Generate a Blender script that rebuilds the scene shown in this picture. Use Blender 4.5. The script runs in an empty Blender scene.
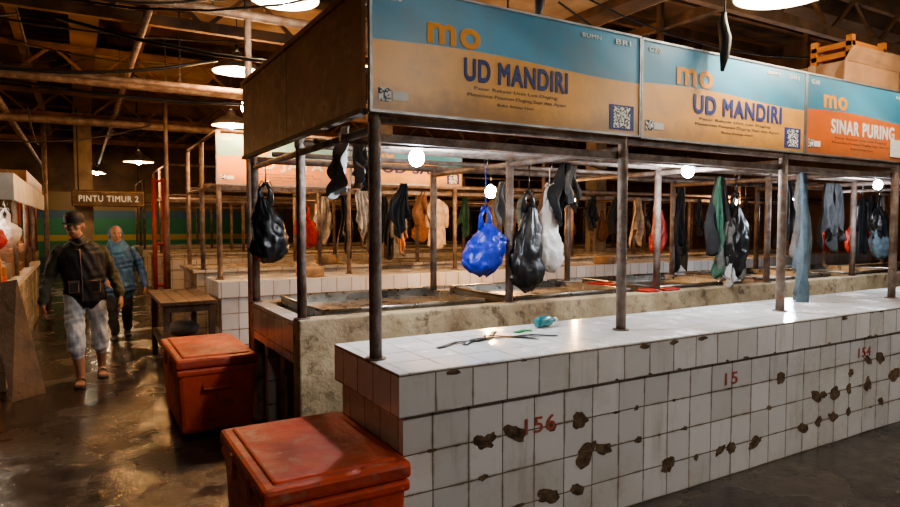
import bpy, bmesh, math, random
import numpy as np
from mathutils import Vector, Matrix, noise
random.seed(7)
scene=bpy.context.scene
V=Vector
# ---------------------------------------------------------------- materials
def _nodes(name):
    m=bpy.data.materials.new(name); m.use_nodes=True
    nt=m.node_tree; nt.nodes.clear()
    out=nt.nodes.new('ShaderNodeOutputMaterial'); b=nt.nodes.new('ShaderNodeBsdfPrincipled')
    nt.links.new(b.outputs[0],out.inputs[0])
    return m,nt,b
def mixc(nt,fac,a,b,mode='MIX'):
    n=nt.nodes.new('ShaderNodeMix'); n.data_type='RGBA'; n.blend_type=mode
    def setv(sock,v):
        if isinstance(v,bpy.types.NodeSocket): nt.links.new(v,sock)
        elif isinstance(v,(int,float)): sock.default_value=v
        else: sock.default_value=(v[0],v[1],v[2],1)
    setv(n.inputs[0],fac); setv(n.inputs[6],a); setv(n.inputs[7],b)
    return n.outputs[2]
def noi(nt,vec,scale,detail=5,rough=.6):
    n=nt.nodes.new('ShaderNodeTexNoise'); n.inputs['Scale'].default_value=scale
    n.inputs['Detail'].default_value=detail; n.inputs['Roughness'].default_value=rough
    nt.links.new(vec,n.inputs['Vector']); return n.outputs['Fac']
def ramp(nt,fac,a,b):
    n=nt.nodes.new('ShaderNodeMapRange'); n.inputs[1].default_value=a; n.inputs[2].default_value=b
    nt.links.new(fac,n.inputs[0]); return n.outputs[0]
def mat(name,c1,c2=None,scale=4,rough=.6,rough2=None,metal=0,bump=0,bscale=25,lo=.35,hi=.65,c3=None,alpha=None,stretch=None,trans=0):
    m,nt,b=_nodes(name)
    tc=nt.nodes.new('ShaderNodeTexCoord'); vec=tc.outputs['Object']
    if stretch:
        mp=nt.nodes.new('ShaderNodeMapping'); mp.inputs['Scale'].default_value=stretch
        nt.links.new(vec,mp.inputs[0]); vec=mp.outputs[0]
    if c2 is None: c2=tuple(x*.7 for x in c1)
    f=ramp(nt,noi(nt,vec,scale),lo,hi)
    col=mixc(nt,f,c1,c2)
    if c3:
        f3=ramp(nt,noi(nt,vec,scale*3.3,8,.7),.52,.66); col=mixc(nt,f3,col,c3)
    nt.links.new(col,b.inputs['Base Color'])
    b.inputs['Metallic'].default_value=metal
    if rough2 is not None:
        r=nt.nodes.new('ShaderNodeMapRange'); r.inputs[1].default_value=.35; r.inputs[2].default_value=.65
        r.inputs[3].default_value=rough; r.inputs[4].default_value=rough2
        nt.links.new(noi(nt,vec,scale*1.7),r.inputs[0]); nt.links.new(r.outputs[0],b.inputs['Roughness'])
    else: b.inputs['Roughness'].default_value=rough
    if bump:
        bp=nt.nodes.new('ShaderNodeBump'); bp.inputs['Strength'].default_value=bump; bp.inputs['Distance'].default_value=.02
        nt.links.new(noi(nt,vec,bscale),bp.inputs['Height']); nt.links.new(bp.outputs[0],b.inputs['Normal'])
    if trans: b.inputs['Transmission Weight'].default_value=trans
    return m
def tilemat(name,c=(.82,.82,.83),grout=(.19,.145,.1),w=.2,h=.18,rough=.14,dirt=(.38,.29,.19),dirtamt=.5,ms=.0035,offs=0,stain=True):
    m,nt,b=_nodes(name)
    tc=nt.nodes.new('ShaderNodeTexCoord')
    wob=nt.nodes.new('ShaderNodeTexNoise'); wob.inputs['Scale'].default_value=1.7; nt.links.new(tc.outputs['UV'],wob.inputs['Vector'])
    ws=nt.nodes.new('ShaderNodeVectorMath'); ws.operation='MULTIPLY_ADD'; nt.links.new(wob.outputs['Color'],ws.inputs[0]); ws.inputs[1].default_value=(.014,.014,0); nt.links.new(tc.outputs['UV'],ws.inputs[2])
    mp=nt.nodes.new('ShaderNodeMapping'); nt.links.new(ws.outputs[0],mp.inputs[0]); mp.inputs['Location'].default_value=(offs-.007,-.007,0)
    br=nt.nodes.new('ShaderNodeTexBrick'); nt.links.new(mp.outputs[0],br.inputs['Vector'])
    br.offset=0; br.squash=1
    br.inputs['Scale'].default_value=1; br.inputs['Mortar Size'].default_value=ms; br.inputs['Mortar Smooth'].default_value=.3
    br.inputs['Brick Width'].default_value=w; br.inputs['Row Height'].default_value=h; br.inputs['Bias'].default_value=0
    br.inputs['Color1'].default_value=(*c,1); br.inputs['Color2'].default_value=(c[0]*.8,c[1]*.8,c[2]*.79,1); br.inputs['Mortar'].default_value=(*grout,1)
    f=ramp(nt,noi(nt,tc.outputs['Object'],2.2,9,.7),.48,.74)
    mm=nt.nodes.new('ShaderNodeMath'); mm.operation='MULTIPLY'; nt.links.new(f,mm.inputs[0]); mm.inputs[1].default_value=dirtamt
    col=mixc(nt,mm.outputs[0],br.outputs['Color'],dirt)
    br2=nt.nodes.new('ShaderNodeTexBrick'); nt.links.new(mp.outputs[0],br2.inputs['Vector']); br2.offset=0; br2.squash=1
    br2.inputs['Scale'].default_value=1; br2.inputs['Mortar Size'].default_value=ms*4; br2.inputs['Mortar Smooth'].default_value=1
    br2.inputs['Brick Width'].default_value=w; br2.inputs['Row Height'].default_value=h
    g=ramp(nt,noi(nt,tc.outputs['Object'],6,6,.7),.46,.62)
    m2=nt.nodes.new('ShaderNodeMath'); m2.operation='MULTIPLY'; nt.links.new(g,m2.inputs[0]); nt.links.new(br2.outputs['Fac'],m2.inputs[1])
    m3=nt.nodes.new('ShaderNodeMath'); m3.operation='MULTIPLY'; nt.links.new(m2.outputs[0],m3.inputs[0]); m3.inputs[1].default_value=dirtamt*1.5; m3.use_clamp=True
    col=mixc(nt,m3.outputs[0],col,(.2,.13,.07))
    if stain:
        ms_=nt.nodes.new('ShaderNodeMapping'); nt.links.new(tc.outputs['Object'],ms_.inputs[0]); ms_.inputs['Scale'].default_value=(9,9,1.3)
        d=ramp(nt,noi(nt,ms_.outputs[0],1,6,.65),.56,.74)
        m4=nt.nodes.new('ShaderNodeMath'); m4.operation='MULTIPLY'; nt.links.new(d,m4.inputs[0]); m4.inputs[1].default_value=.4
        col=mixc(nt,m4.outputs[0],col,(.3,.24,.16))
    nt.links.new(col,b.inputs['Base Color'])
    r=nt.nodes.new('ShaderNodeMapRange'); r.inputs[3].default_value=rough; r.inputs[4].default_value=rough+.4
    nt.links.new(f,r.inputs[0]); nt.links.new(r.outputs[0],b.inputs['Roughness'])
    bp=nt.nodes.new('ShaderNodeBump'); bp.invert=True; bp.inputs['Strength'].default_value=.5; bp.inputs['Distance'].default_value=.003
    nt.links.new(br.outputs['Fac'],bp.inputs['Height']); nt.links.new(bp.outputs[0],b.inputs['Normal'])
    return m
def emis(name,c,s):
    m=bpy.data.materials.new(name); m.use_nodes=True; nt=m.node_tree; nt.nodes.clear()
    o=nt.nodes.new('ShaderNodeOutputMaterial'); e=nt.nodes.new('ShaderNodeEmission')
    e.inputs[0].default_value=(*c,1); e.inputs[1].default_value=s; nt.links.new(e.outputs[0],o.inputs[0]); return m
def signmat(name,top,low,x0,w,z0,h,split):
    m,nt,b=_nodes(name)
    tc=nt.nodes.new('ShaderNodeTexCoord'); sp=nt.nodes.new('ShaderNodeSeparateXYZ'); nt.links.new(tc.outputs['Object'],sp.inputs[0])
    def M(op,a,b_=None):
        n=nt.nodes.new('ShaderNodeMath'); n.operation=op
        for i,v in enumerate((a,b_)):
            if v is None: continue
            if isinstance(v,bpy.types.NodeSocket): nt.links.new(v,n.inputs[i])
            else: n.inputs[i].default_value=v
        return n.outputs[0]
    u=M('DIVIDE',M('SUBTRACT',sp.outputs[0],x0),w); v=M('DIVIDE',M('SUBTRACT',sp.outputs[2],z0),h)
    wave=M('MULTIPLY',M('SINE',M('MULTIPLY',u,5.2)),.03)
    f=M('GREATER_THAN',v,M('ADD',wave,split))
    top2=tuple(min(1,t*1.3+.02) for t in top)
    tcol=mixc(nt,ramp(nt,M('SINE',M('MULTIPLY',M('ADD',u,M('MULTIPLY',v,.7)),9)),-.6,.6),top,top2)
    col=mixc(nt,f,low,tcol)
    dirt=ramp(nt,noi(nt,tc.outputs['Object'],3,8,.7),.46,.76)
    dm=M('MULTIPLY',dirt,.5)
    col=mixc(nt,dm,col,(.2,.17,.13))
    ed=M('MULTIPLY',ramp(nt,M('SUBTRACT',M('MULTIPLY',noi(nt,tc.outputs['Object'],5,7,.7),.45),v),.0,.2),.55)
    col=mixc(nt,ed,col,(.16,.1,.06))
    sc=ramp(nt,noi(nt,tc.outputs['Object'],22,8,.75),.66,.72); col=mixc(nt,M('MULTIPLY',sc,.6),col,(.08,.06,.05))
    nt.links.new(col,b.inputs['Base Color']); b.inputs['Roughness'].default_value=.35
    return m
def checkmat(name,a,b_,s):
    m,nt,b=_nodes(name)
    tc=nt.nodes.new('ShaderNodeTexCoord'); vo=nt.nodes.new('ShaderNodeTexWhiteNoise')
    sn=nt.nodes.new('ShaderNodeVectorMath'); sn.operation='SNAP'; sn.inputs[1].default_value=(s,10,s)
    nt.links.new(tc.outputs['Object'],sn.inputs[0]); nt.links.new(sn.outputs[0],vo.inputs['Vector'])
    g=nt.nodes.new('ShaderNodeMath'); g.operation='GREATER_THAN'; g.inputs[1].default_value=.5; nt.links.new(vo.outputs['Value'],g.inputs[0])
    nt.links.new(mixc(nt,g.outputs[0],a,b_),b.inputs['Base Color']); return m
def stripemat(name):
    m,nt,b=_nodes(name)
    tc=nt.nodes.new('ShaderNodeTexCoord'); sp=nt.nodes.new('ShaderNodeSeparateXYZ'); nt.links.new(tc.outputs['Object'],sp.inputs[0])
    mr=nt.nodes.new('ShaderNodeMapRange'); mr.inputs[1].default_value=0; mr.inputs[2].default_value=2.6; nt.links.new(sp.outputs[2],mr.inputs[0])
    cr=nt.nodes.new('ShaderNodeValToRGB'); cr.color_ramp.interpolation='CONSTANT'
    cols=[(0,(.02,.08,.09)),(.16,(.02,.2,.09)),(.36,(.42,.32,.05)),(.44,(.03,.22,.12)),(.66,(.04,.13,.2)),(.76,(.2,.14,.06))]
    el=cr.color_ramp.elements
    el[0].position=0; el[0].color=(*cols[0][1],1); el[1].position=cols[1][0]; el[1].color=(*cols[1][1],1)
    for p,c in cols[2:]:
        e=el.new(p); e.color=(*c,1)
    nt.links.new(mr.outputs[0],cr.inputs[0]); nt.links.new(cr.outputs[0],b.inputs['Base Color']); b.inputs['Roughness'].default_value=.5
    return m

TILE=tilemat('white_tile',w=.19)
TILEB=tilemat('band_tile',h=.18,w=.19,dirtamt=.4)
TILET=tilemat('top_tile',c=(.84,.85,.86),grout=(.55,.53,.48),w=.2,h=.2,rough=.12,dirt=(.55,.52,.46),dirtamt=.35,ms=.003,stain=False)
TILEF=tilemat('old_tile',c=(.66,.6,.5),dirtamt=.7)
PLAST=mat('stained_plaster',(.50,.40,.25),(.27,.19,.11),3,.8,bump=.6,bscale=14,c3=(.11,.075,.045))
CONC=mat('grey_concrete',(.3,.26,.2),(.16,.13,.1),2.5,.85,bump=.4,bscale=12)
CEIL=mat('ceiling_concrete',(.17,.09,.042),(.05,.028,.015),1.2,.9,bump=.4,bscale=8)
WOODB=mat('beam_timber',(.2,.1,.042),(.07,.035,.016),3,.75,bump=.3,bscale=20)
PLY=mat('stained_plywood',(.42,.22,.11),(.2,.105,.055),2.2,.5,bump=.3,bscale=18,c3=(.46,.3,.18))
WOODD=mat('dark_wood',(.12,.075,.045),(.045,.03,.02),5,.65,bump=.5,bscale=22)
IRON=mat('rusty_iron',(.26,.21,.18),(.11,.08,.065),9,.5,rough2=.75,metal=.35,bump=.4,bscale=40,c3=(.2,.085,.04))
STEEL=mat('stainless_steel',(.42,.41,.39),(.25,.23,.2),6,.22,rough2=.5,metal=1)
ALU=mat('aluminium_frame',(.35,.36,.36),(.2,.2,.2),8,.45,metal=.8)
DARK=mat('black_iron',(.03,.028,.026),(.015,.014,.013),8,.6)
REDP=mat('red_plastic',(.68,.085,.024),(.45,.06,.022),3,.4,rough2=.65,bump=.2,bscale=18,c3=(.22,.07,.035))
REDL=mat('worn_red_lid',(.55,.08,.035),(.32,.055,.035),4,.38,rough2=.7,bump=.3,bscale=16,c3=(.38,.17,.11))
ORNG=mat('orange_plastic',(.62,.22,.04),(.35,.12,.03),4,.5)
BROK=mat('bare_mortar',(.23,.155,.095),(.08,.05,.032),22,.9,bump=.8,bscale=60)
RPAINT=mat('faded_red_paint',(.5,.07,.06),(.4,.14,.12),30,.6)
CARD=mat('cardboard',(.36,.19,.09),(.24,.12,.055),4,.8)
WHITEP=mat('white_paint',(.7,.67,.6),(.5,.46,.4),5,.5)
REDIR=mat('red_painted_iron',(.35,.04,.03),(.2,.03,.02),5,.5)
CABLE=mat('cable_rubber',(.02,.018,.016),(.012,.01,.01),5,.5)
ENAM=mat('enamel_shade',(.16,.14,.12),(.08,.07,.06),9,.4)
ENAMI=mat('enamel_inner',(.9,.86,.78),(.8,.75,.6),5,.4)
QR=checkmat('qr_print',(.85,.85,.82),(.03,.03,.05),.0075)
STRIPE=stripemat('striped_wall_paint')
WTXT=mat('white_print',(.8,.8,.76),(.7,.7,.65),5,.5)
BTXT=mat('navy_print',(.012,.025,.17),(.015,.035,.2),5,.5)
OTXT=mat('orange_print',(.9,.38,.03),(.85,.34,.03),5,.5)
KTXT=mat('small_print',(.12,.09,.08),(.15,.1,.08),5,.5)
def floormat():
    m,nt,b=_nodes('wet_worn_floor')
    tc=nt.nodes.new('ShaderNodeTexCoord'); vec=tc.outputs['Object']
    f1=ramp(nt,noi(nt,vec,.9,8,.65),.38,.62); f2=ramp(nt,noi(nt,vec,7,8,.7),.4,.7)
    c=mixc(nt,f1,(.035,.028,.024),(.1,.084,.072)); c=mixc(nt,f2,c,(.022,.017,.014))
    sp=nt.nodes.new('ShaderNodeTexVoronoi'); sp.inputs['Scale'].default_value=30; nt.links.new(vec,sp.inputs['Vector'])
    c=mixc(nt,ramp(nt,sp.outputs['Distance'],.14,.08),c,(.14,.11,.09))
    nt.links.new(c,b.inputs['Base Color'])
    wet=ramp(nt,noi(nt,vec,1.3,6,.6),.44,.58)
    r=nt.nodes.new('ShaderNodeMapRange'); r.inputs[3].default_value=.05; r.inputs[4].default_value=.36
    nt.links.new(wet,r.inputs[0]); nt.links.new(r.outputs[0],b.inputs['Roughness'])
    bp=nt.nodes.new('ShaderNodeBump'); bp.inputs['Distance'].default_value=.016
    s=nt.nodes.new('ShaderNodeMapRange'); s.inputs[3].default_value=.25; s.inputs[4].default_value=.75; nt.links.new(wet,s.inputs[0]); nt.links.new(s.outputs[0],bp.inputs['Strength'])
    nt.links.new(noi(nt,vec,13,10,.7),bp.inputs['Height']); nt.links.new(bp.outputs[0],b.inputs['Normal'])
    return m
FLOOR=floormat()
# ---------------------------------------------------------------- builder
class B:
    def __init__(s,name): s.name=name; s.bm=bmesh.new(); s.mats=[]
    def mi(s,m):
        if m not in s.mats: s.mats.append(m)
        return s.mats.index(m)
    def add(s,vs,fs,m,smooth=False):
        i=s.mi(m); bv=[s.bm.verts.new(v) for v in vs]; out=[]
        for f in fs:
            try:
                fc=s.bm.faces.new([bv[k] for k in f]); fc.material_index=i; fc.smooth=smooth; out.append(fc)
            except ValueError: pass
        return bv,out
    def hexa(s,vs,m,bev=0):
        bv,fs=s.add(vs,[(0,3,2,1),(4,5,6,7),(0,1,5,4),(1,2,6,5),(2,3,7,6),(3,0,4,7)],m)
        if bev:
            es=list({e for f in fs for e in f.edges})
            bmesh.ops.bevel(s.bm,geom=es,offset=bev,segments=2,affect='EDGES',profile=.5)
    def box(s,a,b,m,bev=0,taper=0):
        x0,y0,z0=a; x1,y1,z1=b; t=taper
        s.hexa([(x0+t,y0+t,z0),(x1-t,y0+t,z0),(x1-t,y1-t,z0),(x0+t,y1-t,z0),(x0,y0,z1),(x1,y0,z1),(x1,y1,z1),(x0,y1,z1)],m,bev)
    def beam(s,p0,p1,w,h,m):
        p0=V(p0);p1=V(p1);t=(p1-p0).normalized(); up=V((0,0,1)) if abs(t.z)<.95 else V((0,1,0))
        a=t.cross(up).normalized(); b=a.cross(t).normalized()
        vs=[]
        for p in (p0,p1):
            for sx,sy in ((-1,-1),(1,-1),(1,1),(-1,1)): vs.append(p+a*sx*w/2+b*sy*h/2)
        s.hexa(vs,m)
    def tube(s,pts,radii,m,n=10,side=None,caps=True):
        pts=[V(p) for p in pts]; N=len(pts)
        if not isinstance(radii,(list,tuple)): radii=[radii]*N
        vs=[]; ref=V(side) if side is not None else None
        for i,p in enumerate(pts):
            t=(pts[min(i+1,N-1)]-pts[max(i-1,0)])
            t=t.normalized() if t.length>1e-9 else V((0,0,1))
            if ref is None: ref=V((1,0,0)) if abs(t.x)<.8 else V((0,1,0))
            a=ref-t*ref.dot(t)
            if a.length<1e-5: a=t.orthogonal()
            a.normalize(); 
            if side is None: ref=a
            b=t.cross(a); r=radii[i]; ra,rb=(r if isinstance(r,tuple) else (r,r))
            for k in range(n):
                th=2*math.pi*k/n; vs.append(p+a*ra*math.cos(th)+b*rb*math.sin(th))
        fs=[(i*n+k,i*n+(k+1)%n,(i+1)*n+(k+1)%n,(i+1)*n+k) for i in range(N-1) for k in range(n)]
        if caps: fs+= [tuple(range(n-1,-1,-1)),tuple((N-1)*n+k for k in range(n))]
        s.add(vs,fs,m,True)
    def ell(s,c,r,m,seg=16,rings=10,R=None):
        c=V(c); vs=[]; 
        for i in range(1,rings):
            ph=math.pi*i/rings
            for k in range(seg):
                th=2*math.pi*k/seg; q=V((r[0]*math.sin(ph)*math.cos(th),r[1]*math.sin(ph)*math.sin(th),r[2]*math.cos(ph)))
                if R: q=R@q
                vs.append(c+q)
        t=V((0,0,r[2])); 
        if R: t=R@t
        vs+= [c+t,c-t]; T=len(vs)-2; Bo=T+1
        fs=[((i)*seg+k,(i+1)*seg+k,(i+1)*seg+(k+1)%seg,i*seg+(k+1)%seg) for i in range(rings-2) for k in range(seg)]
        fs+=[(T,k,(k+1)%seg) for k in range(seg)]+[(Bo,(rings-2)*seg+(k+1)%seg,(rings-2)*seg+k) for k in range(seg)]
        s.add(vs,fs,m,True)
    def lathe(s,c,prof,m,n=28):
        vs=[(c[0]+r*math.cos(2*math.pi*k/n),c[1]+r*math.sin(2*math.pi*k/n),c[2]+z) for r,z in prof for k in range(n)]
        fs=[(i*n+k,i*n+(k+1)%n,(i+1)*n+(k+1)%n,(i+1)*n+k) for i in range(len(prof)-1) for k in range(n)]
        s.add(vs,fs,m,True)
    def done(s,parent=None,fixn=True):
        if fixn: bmesh.ops.recalc_face_normals(s.bm,faces=s.bm.faces[:])
        uv=s.bm.loops.layers.uv.new('UVMap')
        for f in s.bm.faces:
            n=f.normal; ax=max(range(3),key=lambda i:abs(n[i]))
            for l in f.loops:
                c=l.vert.co
                l[uv].uv=(c.y,c.z) if ax==0 else ((c.x,c.z) if ax==1 else (c.x,c.y))
        me=bpy.data.meshes.new(s.name); s.bm.to_mesh(me); s.bm.free()
        for m in s.mats: me.materials.append(m)
        o=bpy.data.objects.new(s.name,me); scene.collection.objects.link(o)
        if parent: o.parent=parent
        return o
def empty(name):
    e=bpy.data.objects.new(name,None); scene.collection.objects.link(e); e.empty_display_size=.1; return e
def text(parent,name,body,x,z,w,h,y,m,bold=.0):
    """text on a plane facing -Y, lower-left (x,z), fitted in w x h; bold = repeated strokes"""
    cu=bpy.data.curves.new(name,'FONT'); cu.body=body; cu.size=1; cu.extrude=.01
    if bold: cu.space_character=1.12
    tmp=bpy.data.objects.new('tmp',cu); scene.collection.objects.link(tmp)
    dg=bpy.context.evaluated_depsgraph_get(); me0=bpy.data.meshes.new_from_object(tmp.evaluated_get(dg))
    bpy.data.objects.remove(tmp)
    bm=bmesh.new(); reps=[(0,0)] if not bold else [(0,0),(bold,0),(-bold,0),(0,bold),(0,-bold),(bold*.9,bold*.6),(-bold*.9,-bold*.6),(bold*.9,-bold*.6),(-bold*.9,bold*.6)]
    for k,(ox,oy) in enumerate(reps):
        n0=len(bm.verts); bm.from_mesh(me0); bm.verts.ensure_lookup_table()
        for v in bm.verts[n0:]: v.co.x+=ox; v.co.y+=oy; v.co.z+=k*.003
    me=bpy.data.meshes.new(name); bm.to_mesh(me); bm.free()
    n=len(me.vertices); c=np.empty(n*3,dtype=np.float32); me.vertices.foreach_get('co',c); c=c.reshape(-1,3)
    x0,x1,y0,y1=c[:,0].min(),c[:,0].max(),c[:,1].min(),c[:,1].max()
    o_=np.empty_like(c); o_[:,0]=(c[:,0]-x0)/(x1-x0)*w+x; o_[:,2]=(c[:,1]-y0)/(y1-y0)*h+z; o_[:,1]=y-(c[:,2]+.012)*.08
    me.vertices.foreach_set('co',o_.ravel()); me.update()
    me.materials.clear(); me.materials.append(m)
    o=bpy.data.objects.new(name,me); scene.collection.objects.link(o); o.parent=parent; return o
# ---------------------------------------------------------------- room shell
X0,X1,Y0,Y1,ZC=-7,17,-6,25,4.5
b=B('floor'); b.box((X0,Y0,-.12),(X1,Y1,0),FLOOR); b.done()
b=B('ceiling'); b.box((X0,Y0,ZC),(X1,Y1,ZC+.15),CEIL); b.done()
WALLM=mat('market_wall',(.2,.115,.06),(.09,.055,.03),1.5,.85)
b=B('wall_north'); b.box((X0,Y1,0),(X1,Y1+.15,ZC),WALLM); b.box((-4,Y1-.03,0),(7,Y1,2.6),STRIPE); b.done()
b=B('wall_south'); b.box((X0,Y0-.15,0),(X1,Y0,ZC),WALLM); b.done()
b=B('wall_west'); b.box((X0-.15,Y0,0),(X0,Y1,ZC),WALLM); b.done()
b=B('wall_east'); b.box((X1,Y0,0),(X1+.15,Y1,ZC),WALLM); b.done()
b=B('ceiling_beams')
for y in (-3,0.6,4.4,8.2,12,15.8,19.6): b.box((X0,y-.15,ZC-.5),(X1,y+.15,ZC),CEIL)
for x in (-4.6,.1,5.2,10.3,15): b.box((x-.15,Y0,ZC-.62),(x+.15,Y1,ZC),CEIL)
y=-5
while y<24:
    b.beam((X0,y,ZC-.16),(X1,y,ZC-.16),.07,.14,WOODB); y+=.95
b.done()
b=B('roof_truss')
for yy in (3.6,6.6,9.8,13.2,17):
    z0,z1=3.45,3.85
    b.beam((X0,yy,z0),(X1,yy,z0),.07,.1,WOODB); b.beam((X0,yy,z1),(X1,yy,z1),.06,.08,WOODB)
    x=X0
    while x<X1-.8:
        b.beam((x,yy,z0),(x+.45,yy,z1),.035,.035,WOODB); b.beam((x+.45,yy,z1),(x+.9,yy,z0),.035,.035,WOODB); x+=.9
    for x in (-6,-3,0,3,6,9,12,15): b.beam((x,yy,z1),(x,yy,ZC),.05,.05,WOODB)
for xx in (-2.4,-.6,.75,2.6,6.1): b.beam((xx,3,3.92),(xx,20,3.92),.09,.1,WOODB)
for (yy,zz) in ((5.3,3.2),(7.9,3.0)): b.beam((2.2,yy,zz),(X1,yy,zz),.12,.22,WOODB)
for xx in (3,6,9,12,15):
    b.beam((xx,5.3,3.3),(xx,5.3,ZC),.06,.06,WOODB); b.beam((xx,7.9,3.1),(xx,7.9,ZC),.06,.06,WOODB)
b.done()
b=B('hung_ceiling_panels')
PAN=mat('old_ceiling_board',(.5,.34,.19),(.28,.17,.09),2,.8)
for (a0,b0,a1,b1,zz) in ((1.2,7.1,2.6,8.6,3.98),(3.4,4.6,5.6,6.4,3.98),(-3.6,8.6,-1.3,11.2,3.98),(6.5,6.9,9,8.6,3.98),(.2,10.2,2,13,3.98)):
    b.box((a0,b0,zz),(a1,b1,zz+.02),PAN)
    for px,py in ((a0+.1,b0+.1),(a1-.1,b0+.1),(a0+.1,b1-.1),(a1-.1,b1-.1)): b.beam((px,py,zz),(px,py,ZC),.02,.02,DARK)
b.done()
for i,(x,y) in enumerate(((4.9,10.9),(10.3,10.9),(.1,15.8),(5.2,15.8),(-3.6,10.9),(-3.6,4.4),(15,4.4))):
    b=B('concrete_column'); b.box((x-.17,y-.17,0),(x+.17,y+.17,ZC-.4),CONC,.02); b.box((x-.2,y-.2,0),(x+.2,y+.2,.25),CONC,.02); b.done()
b=B('overhead_cables')
for k in range(34):
    x0=random.uniform(-4,8); y0=random.uniform(4.5,12); L=random.uniform(2,6); a=random.choice((0,math.pi/2,random.uniform(-.5,.5)))
    z=random.uniform(3.0,3.9); sag=random.uniform(.08,.5)
    b.tube([(x0+L*math.cos(a)*t/8,y0+L*math.sin(a)*t/8,z-sag*4*(t/8)*(1-t/8)) for t in range(9)],random.uniform(.007,.016),CABLE,6)
b.done()
b=B('overhead_pipes')
for (y,z,r) in ((5.6,3.3,.04),(8.9,3.25,.05),(7.6,3.05,.03),(11.4,3.1,.06)):
    b.tube([(-6.5,y,z),(1,y,z+.02),(16,y,z)],r,IRON,10)
    for x in (-5,-2,1,4,7,10,13): b.beam((x,y,z),(x,y,3.93),.015,.015,DARK)
for (x,z,r) in ((-.9,3.2,.05),(.55,3.35,.035)): b.tube([(x,3.6,z),(x,22,z)],r,IRON,10)
b.done()
for (x,y,z) in ((3.5,2.585,2.60),(2.4,3.05,2.85)):
    b=B('hanging_bundle'); b.tube([(x,y,z+.24),(x+.01,y,z+.7),(x,y+.02,3.9)],.006,CABLE,6); b.tube([(x,y,z+.26),(x-.02,y,z+.2),(x+.015,y,z+.1),(x+.01,y,z+.0),(x-.01,y,z-.1)],[.012,.03,.038,.03,.012],DARK,10); b.done()
# ---------------------------------------------------------------- stall blocks
PX=[1.19+1.592*i for i in range(8)]
def counter_front(x0,x1,y0,y1,z,tile,name='tiled_counter'):
    b=B(name)
    b.box((x0+.035,y0+.035,0),(x1,y1-.02,.72),tile)
    b.box((x0,y0,.72),(x1,y1,z-.006),TILEB if tile is TILE else tile)
    b.box((x0,y0,z-.006),(x1,y1,z),TILET if tile is TILE else tile)
    return b
b=counter_front(1.15,13,2.385,3.17,.91,TILE)
patches=[(1.606,.53,.045),(1.787,.54,.055),(2.006,.54,.025),(2.2,.54,.045),(2.24,.35,.06),(2.36,.36,.045),(1.99,.19,.05),(2.18,.18,.035),(2.86,.17,.045),(3.1,.17,.02),(3.32,.17,.035),(3.42,.17,.04),
 (3.66,.16,.045),(3.8,.36,.02),(4.18,.17,.045),(4.37,.18,.04),(4.55,.18,.045),(4.75,.19,.03),(3.92,.54,.04),(4.34,.36,.05),(4.42,.36,.03),(4.57,.35,.05),(4.77,.47,.03),(4.75,.36,.035),(5.0,.54,.04),(5.17,.54,.05),
 (5.0,.36,.05),(5.2,.2,.03),(5.4,.38,.06),(5.7,.54,.05),(5.9,.2,.05),(6.3,.36,.05),(1.4,.18,.05),(1.6,.36,.02),(2.6,.54,.015),(2.62,.36,.02),(3.0,.36,.015),(6.8,.54,.06),(7.4,.2,.06)]
def patch(b,pts3,push,m):
    n=len(pts3); back=[tuple(V(p)+V(push)) for p in pts3]
    b.add(list(pts3)+back,[tuple(range(n))]+[(i,(i+1)%n,n+(i+1)%n,n+i) for i in range(n)],m)
def chip(b,cx,cz,rx,rz,y,ang=0,n=18,amp=.4):
    pts=[]; o=random.uniform(0,50)
    for k in range(n):
        th=2*math.pi*k/n; rr=1+amp*noise.noise(V((math.cos(th)*1.6+o,math.sin(th)*1.6,o)))+random.uniform(-.07,.07)
        u,v=rx*rr*math.cos(th),rz*rr*math.sin(th)
        pts.append((cx+u*math.cos(ang)-v*math.sin(ang),y,cz+u*math.sin(ang)+v*math.cos(ang)))
    patch(b,pts,(0,.004,0),BROK)
for (px,pz,r) in patches:
    a=random.uniform(.85,1.35); chip(b,px,pz,r*a*1.05,r*(2.2-a)*.78,2.4178,random.uniform(-.6,.6),18,.55)
    if random.random()<.5: chip(b,px+random.uniform(-1,1)*r,pz+random.uniform(-.5,.5)*r,r*.7,r*.45,2.4174,random.uniform(-1,1),12,.5)
for k in range(26):
    cx=1.25+random.random()*6; row=random.choice((.18,.36,.54)); chip(b,cx,row,random.uniform(.008,.03),random.uniform(.004,.009),2.4176,0,9)
for k in range(22):
    chip(b,1.3+random.random()*6,random.choice((.728,.728,.898)),random.uniform(.01,.035),.006,2.3826,0,9)
for (px,pz) in ((1.42,.9),(2.62,.895),(2.85,.895),(3.1,.895),(4.6,.895)): chip(b,px,pz-.012,.035,.012,2.3824,0,12,.5)
c=b.done()
text(c,'stall_number_156','156',1.84,.52,.19,.08,2.4195,RPAINT,.012)
text(c,'stall_number_15','15',3.35,.565,.12,.075,2.4195,RPAINT,.012)
text(c,'stall_number_154','154',4.86,.57,.17,.07,2.4195,RPAINT,.012)
b=B('butcher_counter')
b.box((1.15,3.79,0),(13,3.93,.95),PLAST,.01)
b.box((1.2,3.93,.62),(13,4.98,.82),CONC)
b.box((1.15,4.98,0),(13,5.1,.93),PLAST,.01)
b.box((1.15,3.93,.66),(1.27,4.98,.93),TILE)
b.box((1.2,4.3,0),(1.34,4.42,.66),PLAST); b.box((1.2,4.75,0),(1.34,4.85,.66),TILE)
for x in (2.75,5.9,9,12): b.box((x,3.93,0),(x+.12,4.98,.66),PLAST)
b.done()
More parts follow.
